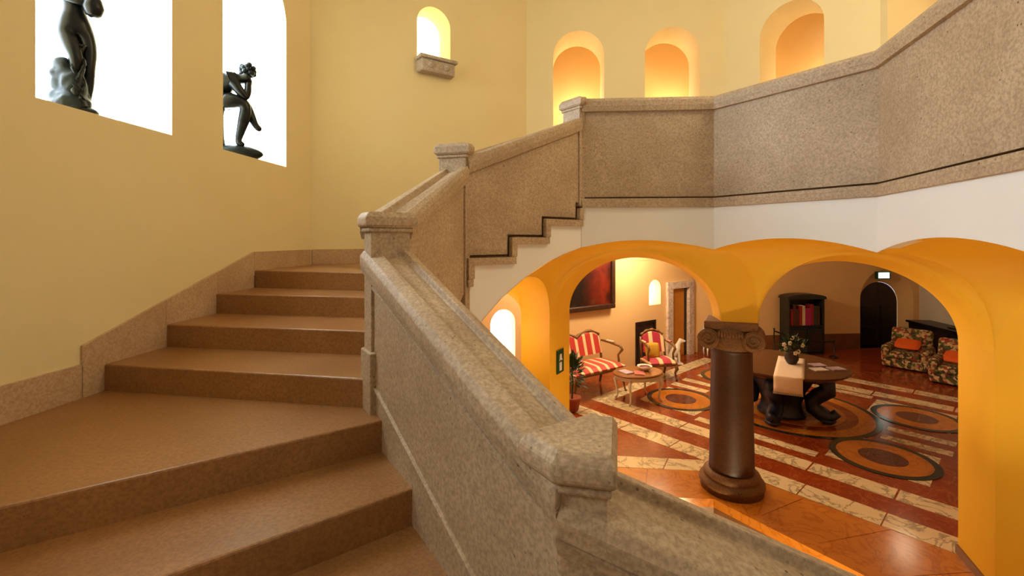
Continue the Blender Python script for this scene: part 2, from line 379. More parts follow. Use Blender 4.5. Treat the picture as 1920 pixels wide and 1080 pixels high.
# far hall wall with arched door recess
LB = dist(HC, HD); db = (V2(HD)-V2(HC)).normalized()
sB = lambda px, Y=10.3: ((px-960)/853*Y-HC[0])/db.x
r0, r1 = sB(1613), sB(1722)
g = wall_geo(HC, HD, .45, rect(0, LB, -.06, 2.8), [arch_pts(r0, r1, 0, 1.78-(r1-r0)/2)])
struct('wall_hall_back', 'ochre hall wall holding the bookcase and the arched door', 'wall', g, 'hall_paint')
nB = Vector((-db.y, db.x))
dr = struct('door_3', 'dark arched wooden double door in a splayed plaster recess', 'door')
q0, q1 = sB(1630), sB(1711); cB = (q0+q1)/2; rB = (q1-q0)/2
oa = arch_pts(r0, r1, 0, 1.78-(r1-r0)/2, 18); ob = arch_pts(q0, q1, 0, 1.475-rB, 18)
Pb = lambda q, t: (HC[0]+db.x*q[0]+nB.x*t, HC[1]+db.y*q[0]+nB.y*t, q[1])
n_ = len(oa); rows = [[Pb(q, .0) for q in oa[1:]+oa[:1]], [Pb(q, .12) for q in [(o[0]*.5+p[0]*.5, o[1]*.5+p[1]*.5) for o, p in zip(oa[1:]+oa[:1], ob[1:]+ob[:1])]], [Pb(q, .26) for q in ob[1:]+ob[:1]]]
mk('recess', G().loft(rows), 'hall_paint', dr, smooth=True)
for sgn in (0, 1):
    pts = [(cB, 0.005), (q1-.005, .005)]+[(cB+(rB-.005)*math.cos(pi*k/20), 1.475-rB+(rB-.005)*math.sin(pi*k/20)) for k in range(0, 11)]
    if sgn: pts = [(2*cB-x, z) for x, z in pts]
    pts = [(x+(.004 if not sgn else -.004), z) for x, z in pts]
    if sgn: pts = pts[::-1]
    q_ = V2(HC)+nB*.27; lf = mk('door_leaf', wall_geo(q_, q_+db*LB, .05, pts), 'door_brown', dr)
    q2 = V2(HC)+nB*.255
    for z0, z1 in ((.1, .42), (.5, .92)):
        x0 = cB+.06 if not sgn else q0+.06
        mk('panel', wall_geo(q2, q2+db*LB, .02, rect(x0, x0+rB-.12, z0, z1)), 'dark_wood', lf)
mk('handle', G().ball(Pb((cB-.05, .72), .24), .025), 'black_metal', dr, smooth=True)
# other hall walls, ceiling, dado
g = wall_geo(HD, HE, .2, rect(0, dist(HD, HE), -.06, 2.8)); wall_geo(HE, HF, .2, rect(0, dist(HE, HF), -.06, 2.8), g=g)
struct('wall_hall_right', 'pale plaster hall wall behind the black sideboard', 'wall', g, 'apron_paint')
g = wall_geo(HF, (3.9, 3.4), .2, rect(0, 5.0, -.06, 2.8))
struct('wall_hall_front', 'plaster hall wall beyond the yellow pier', 'wall', g, 'hall_paint')
struct('ceiling_hall', 'plaster hall ceiling above the arches', 'ceiling', G().prism([(.3, 7.3), (.3, 5.2), (2.2, 4.66), (3.6, 3.4), (9.6, 3.3), (9.9, 10.9), (4.2, 10.5)], 2.66, 2.69), 'ceiling_paint')
q_ = V2(HC)-nB*.025
for nm, s0, s1 in (('baseboard_hall', .05, r0-.02), ):
    struct(nm, 'brown stone dado along the foot of the far hall wall', 'baseboard', wall_geo(q_, q_+db*LB, .025, rect(s0, s1, 0, .34)), 'dado_stone')

# ------------------------------------------------------------------ stair steps
stair = struct('staircase', 'winding flight of worn travertine steps with stone skirting', 'staircase')
Rl = [((wl(2.93), 2.93), (-.72, 2.60)), ((wl(3.41), 3.41), (-.62, 3.09)), ((wl(3.915), 3.915), (-.47, 3.59)), ((wl(4.43), 4.43), (-.46, 3.93))]
low = [((wl(1.01), 1.01), (-.66, 2.47)), ((wl(.276), .276), (-.40, 2.12)), ((wl(-.77), -.77), (-.12, 1.74)), ((-1.2, -1.9), (.08, 1.43))]
def step(poly, top, h=R+.02): mk('step', G().prism(poly, top-h, top), 'step_stone', stair, bevel=.01)
def back(l, d=.06):
    a, b = V2(l[0]), V2(l[1]); u = (b-a).normalized(); n = Vector((-u.y, u.x)); return [tuple(b+n*d), tuple(a+n*d)]
for i in range(3): step([Rl[i][0], Rl[i][1]]+back(Rl[i+1]), A+R*(i+1))
up = []
for s in (.04, .37, .668, 1.0):
    a = V2(W2)*(1-s)+V2(W3)*s; n = Vector((-.81, 1.033)).normalized()
    up.append((tuple(a+n*.05), [LP(1.0), LP(2.0), LP(2.9), (.5, 7.28)][[.04, .37, .668, 1.0].index(s)]))
step([Rl[3][0], Rl[3][1], (-.45, 3.75), up[0][0], up[0][1], CORN], B)
for i in range(3): step([up[i][0], up[i][1], up[i+1][1], up[i+1][0]], B+R*(i+1))
step([low[0][0], low[0][1]]+[Rl[0][1]]+[tuple(back(Rl[0])[0]), tuple(back(Rl[0])[1])], A)
for i in range(3): step([low[i+1][0], low[i+1][1], low[i][1]]+back(low[i]), A-R*(i+1))
step([(-1.2, -1.9), (.08, 1.43), (1.6, 1.1), (1.7, -1.8)], A-R*4)
step([(wl(-4.5), -4.5), low[2][0], (-1.2, -1.9), (1.7, -1.8), (1.75, -4.5)], A-R*5)
mk('soffit', G().prism([CORN, LP(2.9), (.1, 5.06), (-1.2, 5.2), Rl[3][0]], 1.955, 1.968), 'vault_paint', stair)
# skirting on the walls
def skirt_left(poly): 
    return wall_geo((wl(0)+.02, 0), (wl(10)+.02, 10), .025, [(z*k80, h) for z, h in poly])
mk('skirting', skirt_left([(.9, A-.05), (2.788, A-.05), (2.788, A+.205), (.9, A+.205)]), 'skirting_stone', stair, bevel=.005)
zt = lambda z: 1.80+(2.336-1.80)*(z-2.79)/(4.42-2.79)
br = [2.792, 3.4, 3.93, 4.42]
for a, b in zip(br, br[1:]): mk('skirting', skirt_left([(a, zt(a)-.36), (b-.002, zt(b)-.36), (b-.002, zt(b)), (a, zt(a))]), 'skirting_stone', stair, bevel=.004)
mk('skirting', skirt_left([(4.422, B-.05), (5.47, B-.05), (5.47, 2.336), (4.422, 2.336)]), 'skirting_stone', stair, bevel=.004)
q_ = V2(CORN)-nH*.02
mk('skirting', wall_geo(q_, q_+LD*3, .025, rect(.02, 1.6, B-.05, 2.336)), 'skirting_stone', stair, bevel=.004)
for i, (a, b) in enumerate(zip([.35, -.6], [.9, .35])): mk('skirting', skirt_left([(a, A-R-.05), (b-.002, A-R-.05), (b-.002, A+.04), (a, A+.04)]), 'skirting_stone', stair, bevel=.004)

# ------------------------------------------------------------------ stone parapet
PTS = [WM, W0, W1, W2, W3, W4, W5, W6, (1.93, .80)]
def dirs(i):
    return (V2(PTS[i+1])-V2(PTS[i])).normalized()
nrm = lambda d: Vector((-d.y, d.x))
def mit(i):
    if i == 0: return nrm(dirs(0))
    if i == len(PTS)-1: return nrm(dirs(i-1))
    a, b = nrm(dirs(i-1)), nrm(dirs(i)); return (a+b)/(1+a.dot(b))
def sweep(i, j, z0, z1, prof, trim0=0, trim1=0, m0=None, m1=None):
    """profile (offset, z) swept along edge i->j"""
    d = (V2(PTS[j])-V2(PTS[i])).normalized(); n = nrm(d); L = dist(PTS[i], PTS[j]); rows = []
    for p, z, tr, mm, sg in ((PTS[i], z0, trim0, m0, 1), (PTS[j], z1, trim1, m1, -1)):
        base = V2(p)+d*tr*sg; zz = z+(z1-z0)*tr*sg/L
        row = [(base.x+(mm or n).x*o, base.y+(mm or n).y*o, zz+h) for o, h in prof]; rows.append(row+row[:1])
    g = G().loft(rows); k = len(prof)
    g.f.append(tuple(range(k))[::-1]); g.f.append(tuple(k+1+q for q in range(k))); return g
par = thing('stone_parapet', 'travertine parapet with moulded coping and square newels winding up around the stairwell', 'parapet', kind='thing')
o0, o1 = -.028, T+.028
cop = [(o0, 0), (o1, 0), (o1, .05), (o1-.02, .08), (o1-.088, .095), (o1-.098, .062), (o0+.072, .062), (o0+.062, .095), (o0+.015, .08), (o0, .05)]
bead = [(-.018, -.045), (T+.018, -.045), (T+.028, -.001), (-.028, -.001)]
segs = [  # i, top z at start, top z at end
    (0, E-.66-.57, E-.665), (1, E-.60, E-.045), (2, E+.145, E+.60), (3, E+.665, E+1.20), (4, GT, GT), (5, GT, GT), (6, GT, GT), (7, GT, GT)]
for i, a, b in segs:
    m0 = mit(i) if i >= 5 else None; m1 = mit(i+1) if 4 <= i else None
    t0 = 0 if i >= 4 else .0; 
    mk('coping', sweep(i, i+1, a-.095, b-.095, cop, t0, 0, m0 if i >= 5 else mit(i), m1 or mit(i+1)), 'parapet_stone', par, bevel=.006)
    mk('coping_bead', sweep(i, i+1, a-.095, b-.095, bead, t0, 0, mit(i), mit(i+1)), 'parapet_stone', par)
pan = [(.012, 0), (T-.012, 0)]
def panel(i, za, zb, ba, bb):
    ma, mb = mit(i), mit(i+1); v = []
    for p, m, zt_, zb_ in ((PTS[i], ma, za, ba), (PTS[i+1], mb, zb, bb)):
        for o in (.012, T-.012):
            for z in (zb_, zt_): v.append((p[0]+m.x*o, p[1]+m.y*o, z))
    return G().add(v, [(0, 1, 3, 2), (4, 6, 7, 5), (0, 4, 5, 1), (2, 3, 7, 6), (0, 2, 6, 4), (1, 5, 7, 3)])
mk('panel', panel(0, E-1.325, E-.76, -.4, -.1), 'parapet_stone', par)
mk('panel', panel(1, E-.695, E-.14, E-2.0, E-1.35), 'parapet_stone', par)
mk('panel', panel(2, E+.05, E+.505, E-1.1, E-.4), 'parapet_stone', par)
for i in (4, 5, 6, 7): mk('panel', panel(i, GT-.095, GT-.095, GB+.092, GB+.092), 'parapet_stone', par)
# raking bands on the stair-side face of the near panel
for top, hgt, pr in ((-.075, .025, .008), (-.62, .022, .008)):
    pf_ = [(T-.02, top-hgt), (T-.006+pr, top-hgt+.006), (T-.006+pr, top-.006), (T-.02, top)]
    mk('raking_band', sweep(1, 2, E-.60-.095, E-.045-.095, pf_, 0, 0, mit(1), mit(2)), 'parapet_stone', par)
# stepped panel between second and third newel
LS = dist(W2, W3)
st = [0, .04, .371, .668, 1.0]
zb = [GB-R*4, GB-R*3, GB-R*2, GB-R, GB]
gz, gx = .058, .07
poly = [(0, E+.665-.095), (0, zb[0]+gz), (st[1]*LS-gx+.05, zb[0]+gz)]
for k in range(1, 4): poly += [(st[k]*LS-(gx if k > 1 else gx-.05), zb[k]+gz), (st[k+1]*LS-gx, zb[k]+gz)]
poly += [(LS-gx, zb[3]+gz+R-.02), (LS, zb[3]+gz+R-.02), (LS, E+1.2-.095)]
core = [(0, E+.665-.1), (0, zb[0]), (st[1]*LS, zb[0])]
for k in range(1, 4): core += [(st[k]*LS, zb[k]), (st[k+1]*LS, zb[k])]
core += [(LS, E+1.2-.1)]
mk('panel_core', wall_geo(V2(W2)+nrm(dirs(3))*.075, V2(W3)+nrm(dirs(3))*.075, T-.09, core), 'parapet_stone', par)
mk('stepped_panel', wall_geo(V2(W2)+nrm(dirs(3))*.012, V2(W3)+nrm(dirs(3))*.012, .06, poly), 'parapet_stone', par)
for k in range(0, 4):
    s0, s1 = (st[k]*LS, st[k+1]*LS); q_ = V2(W2)-nrm(dirs(3))*.03; d_ = dirs(3)
    mk('string_moulding', wall_geo(q_, q_+d_, .05, rect(s0-(.05 if k else 0), s1+.0, zb[k]-.025, zb[k]+.035)), 'parapet_stone', par, bevel=.008)
    mk('string_moulding', wall_geo(q_, q_+d_, .05, rect(s1-.05, s1+.01, zb[k]+.035, zb[k]+R-.02)), 'parapet_stone', par, bevel=.008)
lowm = [(-.022, 0), (.02, 0), (.02, .085), (-.006, .085), (-.012, .055), (-.022, .05)]
for i in (4, 5, 6, 7): mk('string_moulding', sweep(i, i+1, GB-.01, GB-.01, lowm, 0, 0, mit(i), mit(i+1)), 'parapet_stone', par)
def newel_poly(i, p, a):
    V = V2(PTS[i]); d1, d2, m = dirs(i-1), dirs(i), mit(i); n1, n2 = nrm(d1), nrm(d2)
    c = lambda v: (v.x, v.y)
    return [c(V-d1*a-n1*p), c(V-m*p), c(V+d2*a-n2*p), c(V+d2*a+n2*(T+p)), c(V+m*(T+p)), c(V-d1*a+n1*(T+p))]
def newel(i, zbot, ztop, a=.03):
    nw = mk('newel_post', G().prism(newel_poly(i, .004, a), zbot, ztop-.1), 'parapet_stone', par, bevel=.004)
    mk('newel_collar', G().prism(newel_poly(i, .02, a+.012), ztop-.115, ztop-.09), 'parapet_stone', nw, bevel=.008)
    g = G(); lay = [(.024, a+.015, ztop-.09), (.042, a+.025, ztop-.075), (.042, a+.025, ztop-.03), (.018, a+.01, ztop)]
    rows = [[(q[0], q[1], z) for q in newel_poly(i, p, aa)] for p, aa, z in lay]; rows = [r+r[:1] for r in rows]
    g.loft(rows); k = 7; g.f.append(tuple(range(6))[::-1]); g.f.append(tuple(3*7+q for q in range(6)))
    mk('newel_cap', g, 'parapet_stone', nw, bevel=.01)
    return nw
newel(1, -.6, E-.535); nw = newel(2, A-.2, E+.16); newel(3, 1.6, E+.765); newel(4, GB, GT+.005, .03)
mk('newel_plinth', G().prism(newel_poly(2, .022, .07), A-.2, 1.82), 'parapet_stone', nw, bevel=.006)

# ------------------------------------------------------------------ apron walls and vaults
def SC_N2A(s):
    t = [(0, -.85), (.118, -.65), (.262, -.491), (.461, -.326), (.678, -.195), (.84, -.125), (1, -.072)]
    for (a, x), (b, y) in zip(t, t[1:]):
        if a <= s <= b: return x+(y-x)*(s-a)/(b-a)
    return t[-1][1]
def SC_AB(r):
    t = [(0, -.072), (.163, -.031), (.3, -.008), (.447, 0), (.6, -.006), (.729, -.025), (.87, -.052), (1, -.09)]
    for (a, x), (b, y) in zip(t, t[1:]):
        if a <= r <= b: return x+(y-x)*(r-a)/(b-a)
    return t[-1][1]
SC_P = lambda r: -.09+.105*(1-(2*r-1)**2)
def lerp(p, q, t): return (p[0]+(q[0]-p[0])*t, p[1]+(q[1]-p[1])*t)
apr = struct('wall_apron', 'scalloped cream plaster apron under the gallery parapet', 'wall')
poly = [(0, zb[0]), (st[1]*LS, zb[0])]
for k in range(1, 4): poly += [(st[k]*LS, zb[k]), (st[k+1]*LS, zb[k])]
poly = [(s*LS, E+SC_N2A(s)) for s in [k/16 for k in range(17)]][::-1]+poly
n3 = nrm(dirs(3))
mk('apron_face', wall_geo(V2(W2)+n3*.004, V2(W3)+n3*.004, .1, poly), 'apron_paint', apr)
for i, fn in ((4, SC_AB), (5, SC_P), (6, SC_P), (7, SC_P)):
    L = dist(PTS[i], PTS[i+1]); n = nrm(dirs(i))
    poly = [(k/24*L, E+fn(k/24)) for k in range(25)]+[(L, GB), (0, GB)]
    mk('apron_face', wall_geo(V2(PTS[i])+n*.0, V2(PTS[i+1])+n*.0, .08, poly), 'apron_paint', apr)
def ell(p, q, z0, z1, n):  # semi-ellipse from p to q
    return [(*lerp(p, q, .5-.5*math.cos(pi*k/n)), z0+(z1-z0)*math.sin(pi*k/n)) for k in range(n+1)]
def resample(pts, n):
    pts = [Vector(p) for p in pts]; L = [0]
    for a, b in zip(pts, pts[1:]): L.append(L[-1]+(b-a).length)
    out = []
    for k in range(n+1):
        t = L[-1]*k/n; j = 0
        while j < len(L)-2 and L[j+1] < t: j += 1
        u = (t-L[j])/max(1e-9, L[j+1]-L[j]); out.append(tuple(pts[j].lerp(pts[j+1], min(1, u))))
    return out
def bez_rows(Sc, F, m=10, lift=1.0):
    rows = []
    for k in range(m+1):
        t = k/m; row = []
        for s, f in zip(Sc, F):
            c = (f[0], f[1], s[2]*lift+f[2]*(1-lift))
            row.append(tuple((1-t)**2*s[a]+2*t*(1-t)*c[a]+t*t*f[a] for a in range(3)))
        rows.append(row)
    return rows
NV = 40
F1 = ell((.39, 4.72), (2.03, 4.40), SPR, E-.115, NV); K1 = ell((.65, 5.15), (2.08, 4.72), SPR, E-.19, NV)
F2 = ell((2.33, 4.31), (3.30, 3.11), SPR, E-.115, NV); K2 = ell((2.40, 4.62), (3.49, 3.56), SPR, E-.19, NV)
F3 = ell((3.30, 3.11), (3.42, 1.2), SPR, E-.10, NV)
S1 = [(*lerp(W2, W3, s), E+SC_N2A(s)) for s in [.461+(1-.461)*k/10 for k in range(10)]]+[(*lerp(W3, W4, k/30), E+SC_AB(k/30)) for k in range(31)]
S1 = resample(S1, NV)
S2 = [(*lerp(W4, W5, k/NV), E+SC_P(k/NV)) for k in range(NV+1)]
S3 = [(*lerp(W5, W6, k/NV), E+SC_P(k/NV)) for k in range(NV+1)]
vault = struct('ceiling_vault', 'golden yellow groined vault of the arcade between gallery and hall', 'ceiling')
for s_, f_, k_ in ((S1, F1, K1), (S2, F2, K2), (S3, F3, None)):
    rows = bez_rows(s_, f_)
    if k_: rows += [[tuple(a+(b-a)*t for a, b in zip(p, q)) for p, q in zip(f_, k_)] for t in (.25, .5, .75, 1)]
    mk('vault_bay', G().loft(rows), 'vault_paint', vault, smooth=True)
    if k_:
        top = [(p[0], p[1], 2.67) for p in k_]; mk('spandrel', G().loft([k_, top]), 'hall_paint', vault)
# stair-side bay with the window behind
n0 = 24
S0 = resample([(*lerp(W2, W3, s), E+SC_N2A(s)) for s in [.461*(1-k/12) for k in range(13)]], n0)
F0 = [(.10-1.3*(.5-.5*math.cos(pi*k/n0)), 5.0+.15*k/n0, SPR+(E-.48-SPR)*math.sin(pi*k/n0)) for k in range(n0+1)]
mk('vault_bay', G().loft(bez_rows(S0, F0)), 'vault_paint', vault, smooth=True)
sp = S1[0]; ea = [sp]; 
fan = [[(PIER1[0][0]+(PIER1[1][0]-PIER1[0][0])*k/8, PIER1[0][1]+(PIER1[1][1]-PIER1[0][1])*k/8, SPR) for k in range(9)]]
rows = bez_rows([S2[0]]*9, [tuple(Vector(F1[-1]).lerp(Vector(F2[0]), k/8)) for k in range(9)]); mk('vault_fan', G().loft(rows), 'vault_paint', vault, smooth=True)
mk('lunette', G().add(F3, [tuple(range(len(F3)))]), 'vault_paint', vault)
mk('impost', G().prism([F1[-1][:2], F2[0][:2], K2[0][:2], K1[-1][:2]], SPR-.02, SPR+.002), 'vault_paint', vault)
rows = bez_rows([sp]*9, fan[0]); mk('vault_fan', G().loft(rows), 'vault_paint', vault, smooth=True)
struct('wall_pier', 'golden yellow arcade pier carrying the running-man sign', 'wall', G().prism(PIER1, 0, SPR), 'vault_paint')
g = G().prism([(3.30, 3.11), (3.49, 3.56), (4.0, 3.56), (4.05, 1.15), (3.42, 1.2)], 0, 2.6)
struct('wall_pier_side', 'golden yellow pier beside the hall floor at the gallery corner', 'wall', G().prism([(3.30, 3.11), (3.49, 3.56), (4.0, 3.56), (4.05, 1.15), (3.425, 1.2), (3.34, 2.6)], -.06, SPR), 'vault_paint')
struct('wall_pier_upper', 'plaster wall over the yellow pier', 'wall', G().prism([(3.52, 3.5), (4.0, 3.5), (4.05, 1.15), (3.46, 1.2), (3.40, 2.6)], SPR, 2.66), 'vault_paint')
skp = [(3.30, 3.11), (3.49, 3.56)]
struct('baseboard_pier', 'low stone skirting around the yellow pier', 'baseboard', G().prism([(3.285, 3.10), (3.475, 3.57), (3.49, 3.56), (3.305, 3.105)], 0, .07), 'dado_stone')

# ------------------------------------------------------------------ hall floor and inlay
C2W = lambda c, u: (.749*c+.663*u, .663*c-.749*u)
fl = struct('floor', 'polished hall floor of red marble with inlaid bands and roundels', 'floor', G().prism([(-2.7, 1.9), W1, W2, W3, W4, W5, W6, (2.2, 1.2), (9.6, 1.2), (9.6, 11), (3.9, 10.9), (-2.7, 6.4)], -.05, 0), 'marble_red')
def pnl(o0_, o1_, z0, z1, nm, mat):
    for i in (3, 4, 5, 6, 7):
        g = sweep(i, i+1, 0, 0, [(o0_, z0), (o1_, z0), (o1_, z1), (o0_, z1)], 0, 0, mit(i), mit(i+1)); mk(nm, g, mat, fl)
pnl(-.03, .09, -.05, .004, 'edge_slab', 'marble_orange'); pnl(-.012, .06, -.085, -.05, 'edge_moulding', 'marble_orange'); pnl(.0, .1, -1.2, -.085, 'edge_riser', 'dado_stone')
def piece(poly, z, mat, nm): mk(nm, G().prism(poly, -.01, z), mat, fl)
def split(p0, p1, q1, q0, n, z, mat, nm):   # quad p0-p1 / q0-q1 cut into n slabs
    for k in range(n):
        a, b = k/n+.002, (k+1)/n-.002
        piece([lerp(p0, p1, a), lerp(p0, p1, b), lerp(q0, q1, b), lerp(q0, q1, a)], z, mat, nm)
ob_ = lambda i, o: tuple(V2(PTS[i])+mit(i)*o)
Q = (2.35, 4.79); Q2 = (2.53, 5.01)
split(ob_(5, .09), ob_(4, .09), (.55, 4.95), Q, 2, .005, 'marble_orange', 'orange_slab')
split(ob_(4, .09), ob_(3, .3), (-.8, 5.1), (.55, 4.95), 2, .005, 'marble_orange', 'orange_slab')
split(ob_(5, .09), ob_(6, .09), (3.62, 3.37), Q, 3, .005, 'marble_orange', 'orange_slab')
split(ob_(6, .09), ob_(7, .09), (3.4, 1.6), (3.62, 3.37), 2, .005, 'marble_orange', 'orange_slab')
split(Q, (-.6, 5.07), (-.6, 5.35), Q2, 4, .005, 'marble_white', 'veined_slab')
def cband(c0, c1, u0, u1, n, mat, nm, z=.003): split(C2W(c0, u0), C2W(c0, u1), C2W(c1, u1), C2W(c1, u0), n, z, mat, nm)
cband(4.95, 5.22, -2.1, .45, 4, 'marble_white', 'veined_slab', .004); cband(4.95, 5.22, -4.9, -2.1, 4, 'marble_white', 'veined_slab', .003)
cband(5.55, 5.80, -4.45, -.10, 6, 'marble_white', 'veined_slab'); cband(9.02, 9.27, -4.45, 1.2, 6, 'marble_white', 'veined_slab')
cband(9.60, 9.85, -4.0, 1.6, 6, 'marble_white', 'veined_slab')
cband(5.803, 9.017, -4.45, -4.2, 4, 'marble_white', 'veined_slab'); cband(5.803, 9.017, -.35, -.10, 4, 'marble_white', 'veined_slab')
for cc in (6.1, 7.95): cband(cc, cc+.88, -1.52, -.63, 1, 'marble_white', 'white_field'); cband(cc, cc+.88, -3.95, -3.06, 1, 'marble_white', 'white_field')
cband(7.14, 7.30, -1.2, -.55, 1, 'marble_white', 'veined_slab'); cband(7.50, 7.66, -1.2, -.55, 1, 'marble_white', 'veined_slab')
cband(7.14, 7.30, -4.0, -3.4, 1, 'marble_white', 'veined_slab'); cband(7.50, 7.66, -4.0, -3.4, 1, 'marble_white', 'veined_slab')
cband(5.97, 6.12, -3.0, -1.58, 2, 'marble_white', 'veined_slab'); cband(8.80, 8.95, -3.0, -1.58, 2, 'marble_white', 'veined_slab')
def ring(cen, r0, r1, z, mat, nm, n=48):
    c = C2W(*cen)
    if r0 <= 0: g = G().lathe([(r1, -.01), (r1, z)], n, (c[0], c[1], 0))
    else:
        g = G().lathe([(r0, -.01), (r1, -.01), (r1, z), (r0, z), (r0, -.01)], n, (c[0], c[1], 0), False)
    mk(nm, g, mat, fl)
CC = (7.42, -2.28)
ring(CC, .985, 1.05, .0065, 'marble_black', 'black_ring'); ring(CC, .80, .983, .006, 'marble_orange', 'orange_ring')
ring(CC, .45, .66, .006, 'marble_orange', 'orange_ring'); ring(CC, 0, .30, .006, 'porphyry', 'roundel')
for c, u in ((6.52, -1.07), (8.32, -1.0), (6.58, -3.52), (8.32, -3.5)):
    ring((c, u), .43, .50, .008, 'marble_black', 'black_ring'); ring((c, u), .225, .428, .0075, 'marble_orange', 'orange_ring'); ring((c, u), 0, .223, .0078, 'porphyry', 'roundel')
struct('floor_lower', 'dim landing at the bottom of the stairwell', 'floor', G().prism([(-3.8, -5.0), (4.4, -5.0), (4.4, 5), (-3.2, 5)], -1.25, -1.2), 'step_stone')

# ------------------------------------------------------------------ column
cl = thing('stone_column', 'stout brown antique column with scrolled capital carrying the arcade vault', 'column', (2.17, 4.5, 0), math.radians(-28))
CT = E-.785
mk('base', G().lathe([(.285, .006), (.285, .05), (.30, .07), (.295, .10), (.262, .115), (.255, .135), (.262, .15), (.25, .175), (.222, .19)], 40), 'capital_stone', cl, smooth=True)
mk('shaft', G().lathe([(.20, .185), (.208, .2), (.205, .25), (.198, .6), (.192, 1.0), (.187, 1.35), (.195, 1.37), (.2, 1.385)], 40), 'column_stone', cl, smooth=True)
cp = mk('capital', G().lathe([(.19, 1.375), (.205, 1.40), (.215, 1.45), (.215, 1.50), (.215, 1.60)], 32), 'capital_stone', cl, smooth=True)
mk('abacus', G().box((0, 0, CT-.04), (.47, .40, .075)), 'capital_stone', cp, bevel=.012)
for sx in (-1, 1):
    g = G(); g.tube([(sx*.195, -.21, 1.495), (sx*.2, -.1, 1.50), (sx*.19, 0, 1.505), (sx*.2, .1, 1.50), (sx*.195, .21, 1.495)], [.1, .09, .08, .09, .1], 20)
    mk('volute', g, 'capital_stone', cp, smooth=True, bevel=.01)
    for sy in (-1, 1):
        pts = []; rad = []
        for k in range(30):
            a = k/29*4*pi; r = .092*(1-.85*k/29); pts.append((sx*.195+sx*r*math.cos(a), sy*.212, 1.495+r*math.sin(a))); rad.append(.012-.006*k/29)
        mk('scroll', G().tube(pts, rad, 6), 'capital_stone', cp, smooth=True)
for k in range(9):
    a = -.10+.025*k; mk('egg', G().ball((a, -.205, 1.55), (.015, .018, .03), 8, 6), 'capital_stone', cp, smooth=True)

# ------------------------------------------------------------------ organic bodies
def skin(name, joints, edges, mat, parent, root=0, sub=2, fat=1.0):
    me = bpy.data.meshes.new(name); me.from_pydata([j[:3] for j in joints], edges, []); me.materials.append(MATS[mat])
    o = bpy.data.objects.new(name, me); col.objects.link(o); o.parent = parent
    m = o.modifiers.new('skin', 'SKIN'); m.use_smooth_shade = True
    if not me.skin_vertices: 
        with bpy.context.temp_override(object=o, active_object=o): bpy.ops.mesh.customdata_skin_add()
    d = me.skin_vertices[0].data
    for i, j in enumerate(joints):
        r = j[3] if isinstance(j[3], tuple) else (j[3], j[3]); d[i].radius = (r[0]*fat, r[1]*fat); d[i].use_root = (i == root)
    q = o.modifiers.new('sub', 'SUBSURF'); q.levels = sub; q.render_levels = sub
    return o
def chain(J, E_, start, pts):
    prev = start
    for p in pts: J.append(p); E_.append((prev, len(J)-1)); prev = len(J)-1
    return prev
# standing statue on the first sill
s1 = (-2.84, 2.96); rz1 = math.atan2(.692, .722)
stt = thing('standing_statue', 'dark bronze standing nude clasping a vessel, on a rock base on the window sill', 'statue', (s1[0], s1[1], SILL), rz1)
J = [(0, 0, .60, (.072, .06))]; Ed = []
sp_ = chain(J, Ed, 0, [(-.005, 0, .68, (.06, .05)), (-.012, 0, .76, (.066, .052)), (-.004, .0, .85, (.07, .05)), (.005, .0, .905, .034), (.012, -.01, .94, .027)])
chain(J, Ed, sp_, [(.02, -.02, .985, (.042, .05)), (.024, -.02, 1.03, (.038, .044))])
chain(J, Ed, 0, [(.045, .0, .545, .05), (.062, -.005, .44, .042), (.062, -.01, .335, .032), (.058, .01, .22, .031), (.052, .01, .09, .018), (.06, -.03, .06, .018), (.066, -.06, .05, .012)])
chain(J, Ed, 0, [(-.045, -.01, .545, .05), (-.02, -.05, .44, .042), (.005, -.08, .365, .032), (.0, -.04, .28, .026), (-.01, .0, .2, .018), (.0, -.04, .185, .014)])
for sx in (-1, 1):
    chain(J, Ed, 3, [(sx*.085, 0, .86, .03), (sx*.10, -.035, .77, .025), (.05+sx*.045, -.085, .72, .02), (.075+sx*.02, -.10, .735, .016)])
skin('figure', J, Ed, 'bronze', stt, fat=1.22)
g = G()
g.lathe([(.02, .64), (.04, .655), (.055, .70), (.045, .75), (.026, .775), (.034, .80), (.028, .80)], 16, (.085, -.10, 0)); mk('vessel', g, 'bronze', stt, smooth=True)
g = G()
for x, y, z, a, b in ((-.02, .02, .12, .095, .16), (-.03, .01, .25, .08, .11), (-.055, -.02, .325, .055, .045), (-.01, -.02, .2, .075, .12), (-.02, -.02, .07, .1, .09), (-.09, .0, .26, .035, .04), (-.075, .0, .2, .045, .05), (-.08, -.01, .11, .05, .05), (-.085, -.02, .05, .055, .045), (.005, .02, .3, .05, .08)):
    g.ball((x, y, z), (a, a, b), 16, 10, .1)
o = mk('rock', g, 'bronze_green', stt, smooth=True); rm = o.modifiers.new('merge', 'REMESH'); rm.mode = 'VOXEL'; rm.voxel_size = .009; rm.use_smooth_shade = True
sm_ = o.modifiers.new('soften', 'SMOOTH'); sm_.iterations = 4
g = G(); g.ball((-.01, 0, .035), (.13, .1, .05), 20, 8, .08); mk('base', g, 'bronze_green', stt, smooth=True, subsurf=1)
g = G(); 
rows = []
for k in range(13):
    t = k/12; z = .46-.40*t; rows.append([(.015+.035*u+.012*math.sin(k*1.5+u*3), -.055-.018*math.sin(k*1.1+u*5)-.03*t, z) for u in (-.8, -.4, 0, .4, .8)])
g.loft(rows)
o = mk('drapery', g, 'bronze', stt, smooth=True); so_ = o.modifiers.new('solid', 'SOLIDIFY'); so_.thickness = .012
